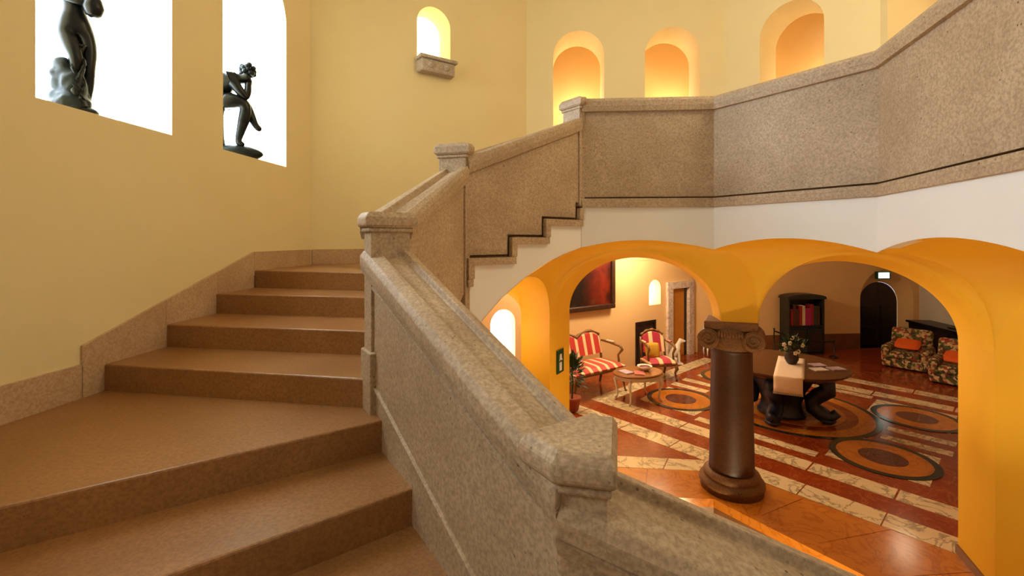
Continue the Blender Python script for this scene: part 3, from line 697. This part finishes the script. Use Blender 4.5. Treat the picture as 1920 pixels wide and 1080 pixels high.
# seated statue on the second sill
s2 = (-2.73, 4.48); rz2 = math.atan2(.52, .854)
stt = thing('seated_statue', 'dark bronze seated figure leaning chin on hand on the window sill', 'statue', (s2[0], s2[1], SILL), rz2)
J = [(-.17, 0, .57, (.075, .07))]; Ed = []
sp_ = chain(J, Ed, 0, [(-.17, 0, .66, (.062, .06)), (-.14, 0, .75, (.07, .065)), (-.08, 0, .82, (.072, .06)), (-.02, 0, .835, .035), (.025, 0, .835, .03)])
chain(J, Ed, sp_, [(.065, 0, .85, (.05, .045)), (.10, 0, .872, (.046, .045))])
chain(J, Ed, 0, [(-.12, -.05, .575, .055), (-.02, -.06, .585, .05), (.065, -.06, .56, .04), (.05, -.055, .44, .038), (.02, -.05, .30, .028), (-.005, -.05, .19, .02), (.0, -.06, .15, .024), (.05, -.07, .13, .016)])
chain(J, Ed, 0, [(-.12, .05, .58, .055), (-.03, .04, .60, .05), (.05, .0, .575, .04), (.10, -.01, .46, .03), (.14, -.01, .37, .02), (.165, -.02, .335, .022), (.195, -.03, .315, .012)])
chain(J, Ed, 3, [(-.07, -.10, .81, .034), (-.01, -.11, .70, .03), (.06, -.09, .615, .024), (.075, -.06, .70, .022), (.08, -.02, .79, .02), (.09, -.01, .82, .02)])
chain(J, Ed, 3, [(-.09, .09, .80, .034), (-.10, .10, .69, .03), (-.05, .08, .63, .022), (.0, .04, .63, .02)])
J = [(a+.035, b, c*.95, d) for a, b, c, d in J]
skin('figure', J, Ed, 'bronze', stt, fat=1.62)
g = G()
for k in range(26):
    a = k*2.4; zz = .90+.035*math.sin(k*1.7); g.ball((.11+.06*math.cos(a)*.9, .06*math.sin(a), zz-.012+.01*math.sin(a*3)), .026, 8, 5)
h = mk('hair', g, 'bronze_green', stt, smooth=True); h['kind'] = 'stuff'
g = G(); g.lathe([(.10, .08), (.085, .2), (.08, .4), (.10, .53)], 14, (-.17, 0, 0)); mk('tree_stump', g, 'bronze_green', stt, smooth=True)
g = G(); g.ball((.03, -.01, .06), (.22, .11, .075), 22, 8, .07); mk('base', g, 'bronze_green', stt, smooth=True, subsurf=1)
# stone bracket below the niche
bk = thing('stone_bracket', 'small carved stone bracket fixed under the glowing niche window', 'bracket', (*LP(1.62), E+2.30))
bk.rotation_euler = (0, 0, math.atan2(LD.y, LD.x))
mk('block', G().prism([(-.25, -.16), (.25, -.16), (.27, 0), (-.27, 0)], 0, .17), 'bracket_stone', bk, bevel=.02)
mk('top_slab', G().prism([(-.28, -.19), (.28, -.19), (.28, 0), (-.28, 0)], .17, .215), 'bracket_stone', bk, bevel=.01)
for sx in (-1, 1): mk('rosette', G().ball((sx*.12, -.165, .09), (.045, .025, .045), 12, 8), 'bracket_stone', bk, smooth=True)

# ------------------------------------------------------------------ hall furnishings
aL = math.atan2(LD.y, LD.x)
# framed painting
pn = thing('framed_painting', 'large dark framed painting with red drapery above the striped settee', 'painting', (*(V2(LP(3.75))-nH*.012), 1.2), aL)
Wd, Hd = 1.45, 1.05
mk('canvas', G().box((Wd/2, -.02, Hd/2), (Wd-.12, .02, Hd-.12)), 'canvas_paint', pn)
for c, d in (((Wd/2, -.03, .045), (Wd, .07, .09)), ((Wd/2, -.03, Hd-.045), (Wd, .07, .09)), ((.045, -.03, Hd/2), (.09, .07, Hd-.18)), ((Wd-.045, -.03, Hd/2), (.09, .07, Hd-.18))):
    mk('frame_rail', G().box(c, d), 'gold_frame', pn, bevel=.015)
def cushion(name, label, cat, loc, size, mat, rot=(0, 0, 0), group=None):
    g = G(); n = 10
    for sg in (1, -1):
        rows = []
        for i in range(n+1):
            rows.append([])
            for j in range(n+1):
                x, y = i/n*2-1, j/n*2-1; k = (1-x**4)*(1-y**4); pin = 1-.1*(abs(x)*abs(y))**2
                rows[-1].append((x*size[0]/2*pin, y*size[1]/2*pin, sg*size[2]/2*k**.6))
        g.loft(rows)
    o = mk(name, g, mat, smooth=True); o.location = loc; o.rotation_euler = rot
    if label: tag(o, label, cat, group)
    return o
def baroque(name, label, cat, loc, rz, w, d, seat, hgt, mat, humps, group=None):
    t = thing(name, label, cat, loc, rz, group)
    def crest(x):
        u = x/w*2
        return hgt-.10+(.085*abs(math.sin(humps*pi*(u+1)/2))**.8 if humps > 1 else .10*math.cos(u*pi/2))-.04*abs(u)**4
    N_ = 24
    # upholstered back
    rows = []
    xs = [-w/2+.05+(w-.1)*k/N_ for k in range(N_+1)]
    lean = .09
    yb = lambda z: d/2-.05+lean*(z-seat)/(hgt-seat)
    for off in (-.045, .02):
        rows.append([(x, yb(seat+.06)+off, seat+.06) for x in xs]); rows.append([(x, yb(crest(x))+off*.7, crest(x)-.03) for x in xs])
    g = G(); g.loft([rows[0], rows[1], rows[3], rows[2], rows[0]]); mk('backrest', g, mat, t, bevel=.01)
    top = G(); top.tube([(x*1.04, yb(crest(x)), crest(x)) for x in xs], [.022+.008*math.cos(k) for k in range(N_+1)], 8); mk('crest_rail', top, 'gilt_wood', t, smooth=True)
    # seat
    g = G(); rows = []
    for i in range(N_//2+1):
        x = -w/2+w*i/(N_//2); r = []
        for j in range(9):
            y = -d/2+(d-.04)*j/8; e = (1-(2*i/(N_//2)-1)**6)*(1-(2*j/8-1)**6); r.append((x, y, seat-.05+.06*e))
        rows.append(r)
    g.loft(rows); g.loft([[(p[0], p[1], seat-.07) for p in r] for r in rows]); 
    edge = rows[0][:]+[r[-1] for r in rows[1:]]+rows[-1][::-1][1:]+[r[0] for r in rows[::-1][1:]]
    g.loft([edge, [(p[0], p[1], seat-.07) for p in edge]]); mk('seat', g, mat, t, smooth=True)
    mk('seat_rail', G().box((0, -.01, seat-.09), (w, d-.02, .05)), 'gilt_wood', t, bevel=.015)
    for sx in (-1, 1):
        x = sx*(w/2-.02)
        mk('leg', G().tube([(x, -d/2+.04, seat-.07), (x*1.03, -d/2+.0, seat-.16), (x, -d/2+.05, seat*.35), (x*1.02, -d/2+.02, .02), (x*1.02, -d/2+.0, .006)], [.03, .032, .018, .014, .022], 8), 'gilt_wood', t, smooth=True)
        mk('leg', G().tube([(x, d/2-.05, seat-.07), (x, d/2-.04, seat*.4), (x, d/2, .006)], [.025, .02, .018], 8), 'gilt_wood', t, smooth=True)
        mk('arm', G().tube([(x, d/2-.03, seat+.26), (x*1.03, .08, seat+.25), (x*1.05, -d/4, seat+.23), (x*1.05, -d/3, seat+.18), (x*1.02, -d/5, seat+.08), (x, -d/4, seat-.03)], [.018, .02, .024, .024, .018, .02], 8), 'gilt_wood', t, smooth=True)
        mk('arm_pad', G().box((x*1.03, .06, seat+.275), (.04, .17, .025)), 'white_paint' if humps > 1 else mat, t, bevel=.01)
        mk('back_post', G().tube([(x*.97, d/2-.05, seat-.05), (x*.97, yb(crest(x)), crest(x))], .02, 8), 'gilt_wood', t, smooth=True)
    return t
sdir = LD; fl0 = Vector((.95, 6.76)); sL, sD = 1.10, .58
cs = fl0+LD*sL/2+nH*sD/2
baroque('settee', 'carved gilt settee upholstered in red and cream stripes below the painting', 'sofa', (cs.x, cs.y, 0.004), aL, sL, sD, .47, .92, 'red_stripe', 2)
baroque('armchair', 'carved armchair in rose and cream stripes with a yellow cushion beside the low door', 'armchair', (2.60, 8.10, .004), math.radians(8), .50, .46, .36, .80, 'rose_stripe', 1)
cushion('cushion', 'square yellow cushion leaning on the rose striped armchair', 'cushion', (2.49, 8.07, .50), (.27, .26, .08), 'yellow_cloth', (math.radians(78), 0, math.radians(8)))
# coffee table
ct = thing('coffee_table', 'oval coffee table on white curved legs before the striped settee', 'table', (1.93, 6.97, .004), math.radians(20))
g = G(); g.lathe([(.38, .40), (.405, .41), (.405, .425), (.39, .435)], 40); g.v = [(x, y*.72, z) for x, y, z in g.v]; mk('tabletop', g, 'walnut', ct)
g = G(); g.lathe([(.35, .34), (.365, .36), (.365, .40)], 40); g.v = [(x, y*.70, z) for x, y, z in g.v]; mk('apron', g, 'white_paint', ct)
for sx in (-1, 1):
    for sy in (-1, 1):
        mk('leg', G().tube([(sx*.24, sy*.16, .37), (sx*.285, sy*.195, .30), (sx*.26, sy*.18, .17), (sx*.25, sy*.17, .06), (sx*.28, sy*.19, .004)], [.026, .026, .016, .012, .017], 8), 'white_paint', ct, smooth=True)
TT = .439
def book(name, label, loc, size, mat, rz, cat='book', group=None):
    t = thing(name, label, cat, loc, rz, group)
    mk('pages', G().box((0, 0, size[2]/2), (size[0]-.006, size[1]-.006, size[2]*.7)), 'paper_white', t)
    mk('cover', G().box((0, 0, size[2]-.002), (size[0], size[1], .004)), mat, t); mk('cover', G().box((0, 0, .002), (size[0], size[1], .004)), mat, t)
book('magazine', 'lilac magazine lying on the oval coffee table', (1.73, 6.92, TT), (.15, .2, .014), 'cover_lilac', .5, 'magazine')
book('magazine', 'red covered magazine lying on the oval coffee table', (1.92, 6.86, TT), (.15, .2, .014), 'cover_red', -.2, 'magazine')
bw = thing('fruit_bowl', 'white bowl of dark red potpourri on the oval coffee table', 'bowl', (2.05, 7.03, TT))
mk('bowl', G().lathe([(.04, 0), (.05, .004), (.10, .045), (.115, .07), (.108, .07), (.09, .045), (.0, .02)], 28, cap=False), 'plaster_white', bw, smooth=True)
o = mk('potpourri', G().ball((0, 0, .05), (.085, .085, .022), 16, 8, .1), 'berry_red', bw, smooth=True)
# greyhound statue
dg = thing('dog_statue', 'white seated greyhound statue beside the marble doorway', 'statue', (3.24, 9.0, .004), math.radians(-5))
J = [(-.10, 0, .13, (.06, .055))]; Ed = []
n1 = chain(J, Ed, 0, [(-.05, 0, .22, (.058, .055)), (.0, 0, .30, (.058, .052)), (.035, 0, .345, .045), (.055, 0, .40, .032), (.08, 0, .45, .032), (.115, 0, .462, (.03, .03)), (.16, 0, .452, .018), (.19, 0, .447, .012)])
for sy in (-1, 1):
    chain(J, Ed, 2, [(.035, sy*.04, .25, .026), (.055, sy*.04, .15, .018), (.055, sy*.04, .05, .015), (.085, sy*.04, .035, .016)])
    chain(J, Ed, 0, [(-.06, sy*.055, .12, .042), (.0, sy*.06, .10, .03), (-.05, sy*.06, .045, .018), (.01, sy*.06, .035, .016)])
    chain(J, Ed, 6, [(.085, sy*.02, .49, .010), (.07, sy*.03, .48, .007)])
chain(J, Ed, 0, [(-.15, 0, .06, .016), (-.2, .02, .04, .012)])
skin('figure', J, Ed, 'plaster_white', dg, fat=1.3)
mk('plinth', G().prism([(-.22, -.1), (.12, -.1), (.12, .1), (-.22, .1)], 0, .03), 'plaster_white', dg, bevel=.006)
# small white stool by the far wall
so = thing('white_stool', 'small white stool standing past the marble doorway', 'stool', (4.22, 9.62, .004))
mk('seat', G().box((0, 0, .21), (.3, .24, .05)), 'plaster_white', so, bevel=.012)
for sx in (-1, 1):
    for sy in (-1, 1): mk('leg', G().tube([(sx*.12, sy*.09, .19), (sx*.13, sy*.1, .1), (sx*.12, sy*.09, 0)], [.022, .014, .018], 8), 'plaster_white', so, smooth=True)
# leaves
def leaf_at(g, p, d, up, L, W_):
    p = Vector(p); d = Vector(d).normalized(); s_ = d.cross(Vector(up)).normalized(); n = s_.cross(d)
    g.add([p, p+d*L*.45+s_*W_+n*L*.06, p+d*L, p+d*L*.45-s_*W_+n*L*.06, p+d*L*.5], [(0, 1, 4), (1, 2, 4), (2, 3, 4), (3, 0, 4)])
def bush(n, rx, rz, cz, L, W_, c=(0, 0)):
    g = G()
    for k in range(n):
        a = random.uniform(0, 2*pi); e = random.uniform(-.3, 1.3); r = random.uniform(.4, 1)
        d = Vector((math.cos(a)*math.cos(e), math.sin(a)*math.cos(e), math.sin(e)))
        leaf_at(g, (c[0]+d.x*rx*r, c[1]+d.y*rx*r, cz+d.z*rz*r), d+Vector((random.uniform(-.5, .5), random.uniform(-.5, .5), random.uniform(-.4, .3))), (random.uniform(-.3, .3), random.uniform(-.3, .3), 1), L*random.uniform(.7, 1.2), W_)
    return g
pp = thing('potted_plant', 'leafy green plant in a terracotta pot at the end of the settee', 'plant', (.86, 6.52, .004))
mk('pot', G().lathe([(.07, 0), (.09, .02), (.12, .16), (.13, .17), (.13, .2), (.11, .2), (.0, .17)], 24, cap=False), 'terracotta', pp, smooth=True)
mk('stem', G().tube([(0, 0, .15), (.01, 0, .4), (-.01, .01, .75)], .012, 6), 'leaf_green', pp)
g = bush(170, .17, .32, .48, .11, .025); o = mk('foliage', g, 'leaf_green', pp); o['kind'] = 'stuff'
# round table
TX, TY = 3.80, 6.42; TZ = .72
rt = thing('round_table', 'large round dark wooden table on a carved blue-black scrolled base', 'table', (TX, TY, .007), math.radians(20))
mk('tabletop', G().lathe([(.60, TZ-.10), (.70, TZ-.085), (.76, TZ-.045), (.80, TZ-.03), (.80, TZ-.008), (.79, TZ-.002)], 56), 'table_brown', rt)
mk('pedestal', G().lathe([(.22, .0), (.30, .02), (.30, .06), (.27, .10), (.25, .2), (.3, .36), (.36, .46), (.42, .56), (.55, TZ-.10)], 28), 'table_base', rt, smooth=True)
for k in range(4):
    a = k*pi/2+.5; ca, sa = math.cos(a), math.sin(a)
    prof = [(.44, .59, .08), (.54, .53, .1), (.54, .43, .105), (.44, .35, .1), (.36, .26, .1), (.38, .17, .1), (.47, .11, .1), (.57, .09, .085), (.63, .14, .06), (.59, .18, .035)]
    mk('scroll_leg', G().tube([(r*ca, r*sa, z) for r, z, q in prof], [q for r, z, q in prof], 12), 'table_base', rt, smooth=True)
    mk('paw_foot', G().ball((.54*ca, .54*sa, .042), (.1, .1, .042), 14, 8, .05), 'table_base', rt, smooth=True)
# runner with fringe
ra = math.radians(90-33); ur = Vector((math.cos(ra), math.sin(ra))); f0 = Vector((3.44, 5.66)); zt_ = TZ+.008
rn = thing('table_runner', 'cream cloth runner hanging over the edge of the round table', 'cloth', (0, 0, 0))
sr = Vector((-ur.y, ur.x)); rows = []
dsc = 0
for l in (1.15, .8, .4, .06, .02): rows.append((l, zt_+.004))
rows += [(-.012, zt_-.005), (-.02, zt_-.05), (-.02, zt_-.13), (-.018, zt_-.19)]
edge_pt = None
tt = Vector((TX, TY)); best = 0
for k in range(400):
    l = -1+k*.005
    if ((f0+ur*l)-tt).length <= .80: best = l; break
RR = []
for l, z in rows:
    r = []
    for j in range(9):
        b = f0+ur*(best+l-.012)+sr*(.165*(1-j/4))
        if z < zt_-.002:
            r_ = b-tt; r_ = r_.normalized()*(.815+.004*math.sin(j*2.3)); b = tt+r_
        r.append((b.x, b.y, z))
    RR.append(r)
g = G().loft(RR); o = mk('cloth', g, 'linen', rn, smooth=True); so_ = o.modifiers.new('solid', 'SOLIDIFY'); so_.thickness = .004; so_.offset = 1
g = G()
for j in range(33):
    p = Vector(RR[-1][0]).lerp(Vector(RR[-1][-1]), j/32); q_ = (V2((p.x, p.y))-tt).normalized()*.003
    g.tube([(p.x+q_.x, p.y+q_.y, p.z+.002), (p.x+q_.x, p.y+q_.y, p.z-.03)], .003, 4)
o = mk('fringe', g, 'linen', rn); o['kind'] = 'stuff'
fp = thing('flower_pot', 'white flowering plant in a dark pot on the round table', 'plant', (3.87, 6.30, TZ+.022))
mk('pot', G().lathe([(.05, 0), (.06, .006), (.085, .06), (.09, .10), (.075, .13), (.085, .15), (.075, .15), (.0, .13)], 24, cap=False), 'pot_dark', fp, smooth=True)
g = bush(150, .16, .16, .20, .085, .022); o = mk('foliage', g, 'leaf_green', fp); o['kind'] = 'stuff'
for x, y, z in ((-.15, -.08, .28), (-.08, -.10, .30), (-.02, -.12, .17), (.02, -.12, .19), (-.02, -.05, .36), (.09, -.1, .27), (-.11, -.05, .22)):
    g = G()
    for k in range(5): a = k*2*pi/5; g.ball((x+.018*math.cos(a), y, z+.018*math.sin(a)), (.014, .008, .014), 8, 5)
    mk('flower', g, 'petal_white', fp, smooth=True)
for k, (x, y, r, m_) in enumerate(((4.08, 6.05, .1, 'paper_white'), (4.20, 6.26, .1, 'cover_lilac'), (4.33, 6.08, .1, 'cover_lilac'))):
    book('magazine', ['open white leaflet on the round table beside the runner', 'lilac brochure on the round table, between the leaflet and the rim', 'lilac brochure at the very rim of the round table'][k], (x, y, TZ+.006), (.19, .14, .012), m_, r, 'magazine')
# bookcase
bc = thing('bookcase', 'dark corner bookcase with arched top against the ochre wall', 'bookcase', (6.28, 9.86, .004), math.radians(4))
bw_, bh, bd = .80, 1.2, .30
mk('back_panel', G().box((0, bd/2-.01, bh/2), (bw_, .02, bh)), 'cabinet_green', bc)
for sx in (-1, 1): mk('side_panel', G().box((sx*(bw_/2-.015), 0, bh/2), (.03, bd, bh)), 'cabinet_green', bc, bevel=.004)
for z in (.02, .56, .60): mk('shelf', G().box((0, 0, z), (bw_-.06, bd-.02, .03)), 'cabinet_green', bc)
mk('cornice', wall_geo((-bw_/2-.03, -bd/2-.02), (bw_/2+.03, -bd/2-.02), bd+.02, [(0, bh-.02)]+[(bw_+.06, bh-.02)]+[((bw_+.06)*(.5+.5*math.cos(pi*k/12)), bh+.02+.07*math.sin(pi*k/12)) for k in range(13)]), 'cabinet_green', bc)
for sx in (-1, 1):
    dd = mk('door', G().box((sx*.19, -bd/2-.005, .30), (.36, .025, .48)), 'cabinet_green', bc, bevel=.004)
    mk('door_panel', G().box((sx*.19, -bd/2-.022, .30), (.24, .014, .34)), 'door_brown', dd, bevel=.004)
x = -.34; k = 0
bt = ['book_red', 'book_brown', 'book_brown', 'book_red', 'book_cream', 'book_magenta', 'book_magenta', 'book_red', 'book_green', 'book_brown']
wn_ = ['red', 'brown', 'brown', 'red', 'cream', 'magenta', 'magenta', 'red', 'green', 'brown']
r4 = math.radians(4)
pos_names = ['first', 'second', 'third', 'fourth', 'fifth', 'sixth', 'seventh', 'eighth', 'ninth', 'last']
for k in range(10):
    wk = random.uniform(.05, .072); hk = random.uniform(.34, .46); cx = x+wk/2
    o = thing('shelf_book', '%s spined book, %s in the bookcase row counting from the rope barrier post' % (wn_[k], pos_names[k]), 'book', (6.28+cx*math.cos(r4), 9.86+cx*math.sin(r4)-.03, .622), r4, 'books in the dark bookcase')
    mk('pages', G().box((0, .002, hk/2), (wk-.012, .17, hk-.01)), 'paper_white', o)
    mk('cover', G().box((0, -.088, hk/2), (wk, .008, hk)), bt[k], o)
    for sx in (-1, 1): mk('cover', G().box((sx*(wk/2-.003), 0, hk/2), (.005, .18, hk)), bt[k], o)
    x += wk+.004
# rope barrier in front of the bookcase
rb = thing('rope_barrier', 'dark sagging rope on two slim posts before the bookcase', 'barrier', (0, 0, .004))
p0, p1 = (5.5, 9.55), (6.72, 9.5)
for p, z in ((p0, .56), (p1, .34)):
    mk('post', G().lathe([(.09, 0), (.09, .012), (.012, .03), (.012, z), (.022, z+.02), (.012, z+.04)], 14, (p[0], p[1], 0)), 'black_metal', rb, smooth=True)
mk('rope', G().tube([(*lerp(p0, p1, t), .54+(.32-.54)*t-.07*math.sin(pi*t)) for t in [k/14 for k in range(15)]], .016, 8), 'black_metal', rb, smooth=True)
# sideboard
dS = (V2(HE)-V2(HD)).normalized(); nS = Vector((-dS.y, dS.x)); aS = math.atan2(dS.y, dS.x)
cS = V2(HD)+dS*1.25-nS*.27
sb = thing('sideboard', 'long black sideboard against the pale hall wall', 'sideboard', (cS.x, cS.y, .004), aS)
mk('body', G().box((0, 0, .32), (1.7, .44, .60)), 'sideboard_black', sb, bevel=.008)
mk('top', G().box((0, 0, .645), (1.8, .5, .045)), 'sideboard_black', sb, bevel=.01)
for k in range(3):
    d_ = mk('door', G().box((-.55+.55*k, -.226, .32), (.5, .02, .5)), 'dark_wood', sb, bevel=.006); mk('knob', G().ball((-.37+.55*k, -.25, .36), .018, 10, 6), 'gilt_wood', d_, smooth=True)
tr = thing('metal_tray', 'flat dark tray lying on the black sideboard', 'tray', (cS.x, cS.y-.1, .672), aS)
mk('dish', G().lathe([(.10, 0), (.12, .01), (.13, .022), (.125, .022), (.0, .008)], 20, cap=False), 'black_metal', tr, smooth=True)
# floral armchairs
def tub_chair(label, loc, rz):
    t = thing('floral_armchair', label, 'armchair', loc, rz, None)
    mk('base', G().box((0, 0, .10), (.68, .62, .16)), 'floral_cloth', t, bevel=.03)
    mk('seat', G().box((0, -.04, .25), (.46, .56, .14)), 'floral_cloth', t, bevel=.05, segs=3)
    for sx in (-1, 1): mk('arm', G().box((sx*.29, -.02, .26), (.13, .60, .32)), 'floral_cloth', t, bevel=.05, segs=3)
    mk('backrest', G().box((0, .27, .44), (.62, .16, .54), rx=-.16), 'floral_cloth', t, bevel=.06, segs=3)
    for sx in (-1, 1):
        for sy in (-1, 1): mk('foot', G().lathe([(.02, 0), (.03, .025)], 10, (sx*.28, sy*.25, 0)), 'dark_wood', t)
    return t
c1, c2 = (7.62, 8.75), (7.62, 7.75)
ch = math.radians(-52)
tub_chair('low floral armchair standing in front of the arched door', (c1[0], c1[1], .004), ch)
tub_chair('low floral armchair standing beside the yellow pier, farther from the arched door', (c2[0], c2[1], .004), ch)
for (x, y), l in ((c1, 'bright orange cushion on the floral armchair before the arched door'), (c2, 'bright orange cushion on the floral armchair beside the yellow pier')):
    cushion('cushion', l, 'cushion', (x-.03, y-.02, .455), (.38, .30, .10), 'orange_cloth', (math.radians(28), 0, ch))
# exit light over arched door
q_ = Pb((sB(1656), 1.58), -.035)
ex = thing('exit_light', 'glowing exit light box mounted above the arched door', 'sign', q_, math.atan2(db.y, db.x))
mk('housing', G().box((0, .0, .07), (.34, .06, .17)), 'sign_green', ex, bevel=.008); mk('lit_face', G().box((0, -.033, .07), (.26, .008, .125)), 'exit_glow', ex)
# emergency sign on the pier reveal
pa, pb_ = V2(PIER1[1]), V2(PIER1[2]); dp = (pb_-pa).normalized(); npx = Vector((dp.y, -dp.x))
q_ = pa+dp*.24+npx*.008
sg = thing('escape_sign', 'green running-man escape sign fixed on the yellow pier', 'sign', (q_.x, q_.y, E-1.43), math.atan2(dp.y, dp.x))
mk('plate', G().box((0, .0, .12), (.17, .01, .25)), 'sign_green', sg, bevel=.002)
mk('pictogram_door', G().box((.0, -.006, .065), (.06, .003, .09)), 'paper_white', sg)
g = G(); g.add([(-.02, -.0075, .2), (.02, -.0075, .2), (.03, -.0075, .15), (.05, -.0075, .13), (.02, -.0075, .125), (.0, -.0075, .14), (-.04, -.0075, .12), (-.03, -.0075, .15)], [tuple(range(8))]); mk('pictogram_figure', g, 'paper_white', sg)

# ------------------------------------------------------------------ bring the layout to metres
for o in list(sc.objects):
    if o.parent is None and o.type != 'CAMERA':
        o.location = o.location*S
        if o.type != 'LIGHT': o.scale = (S, S, S)
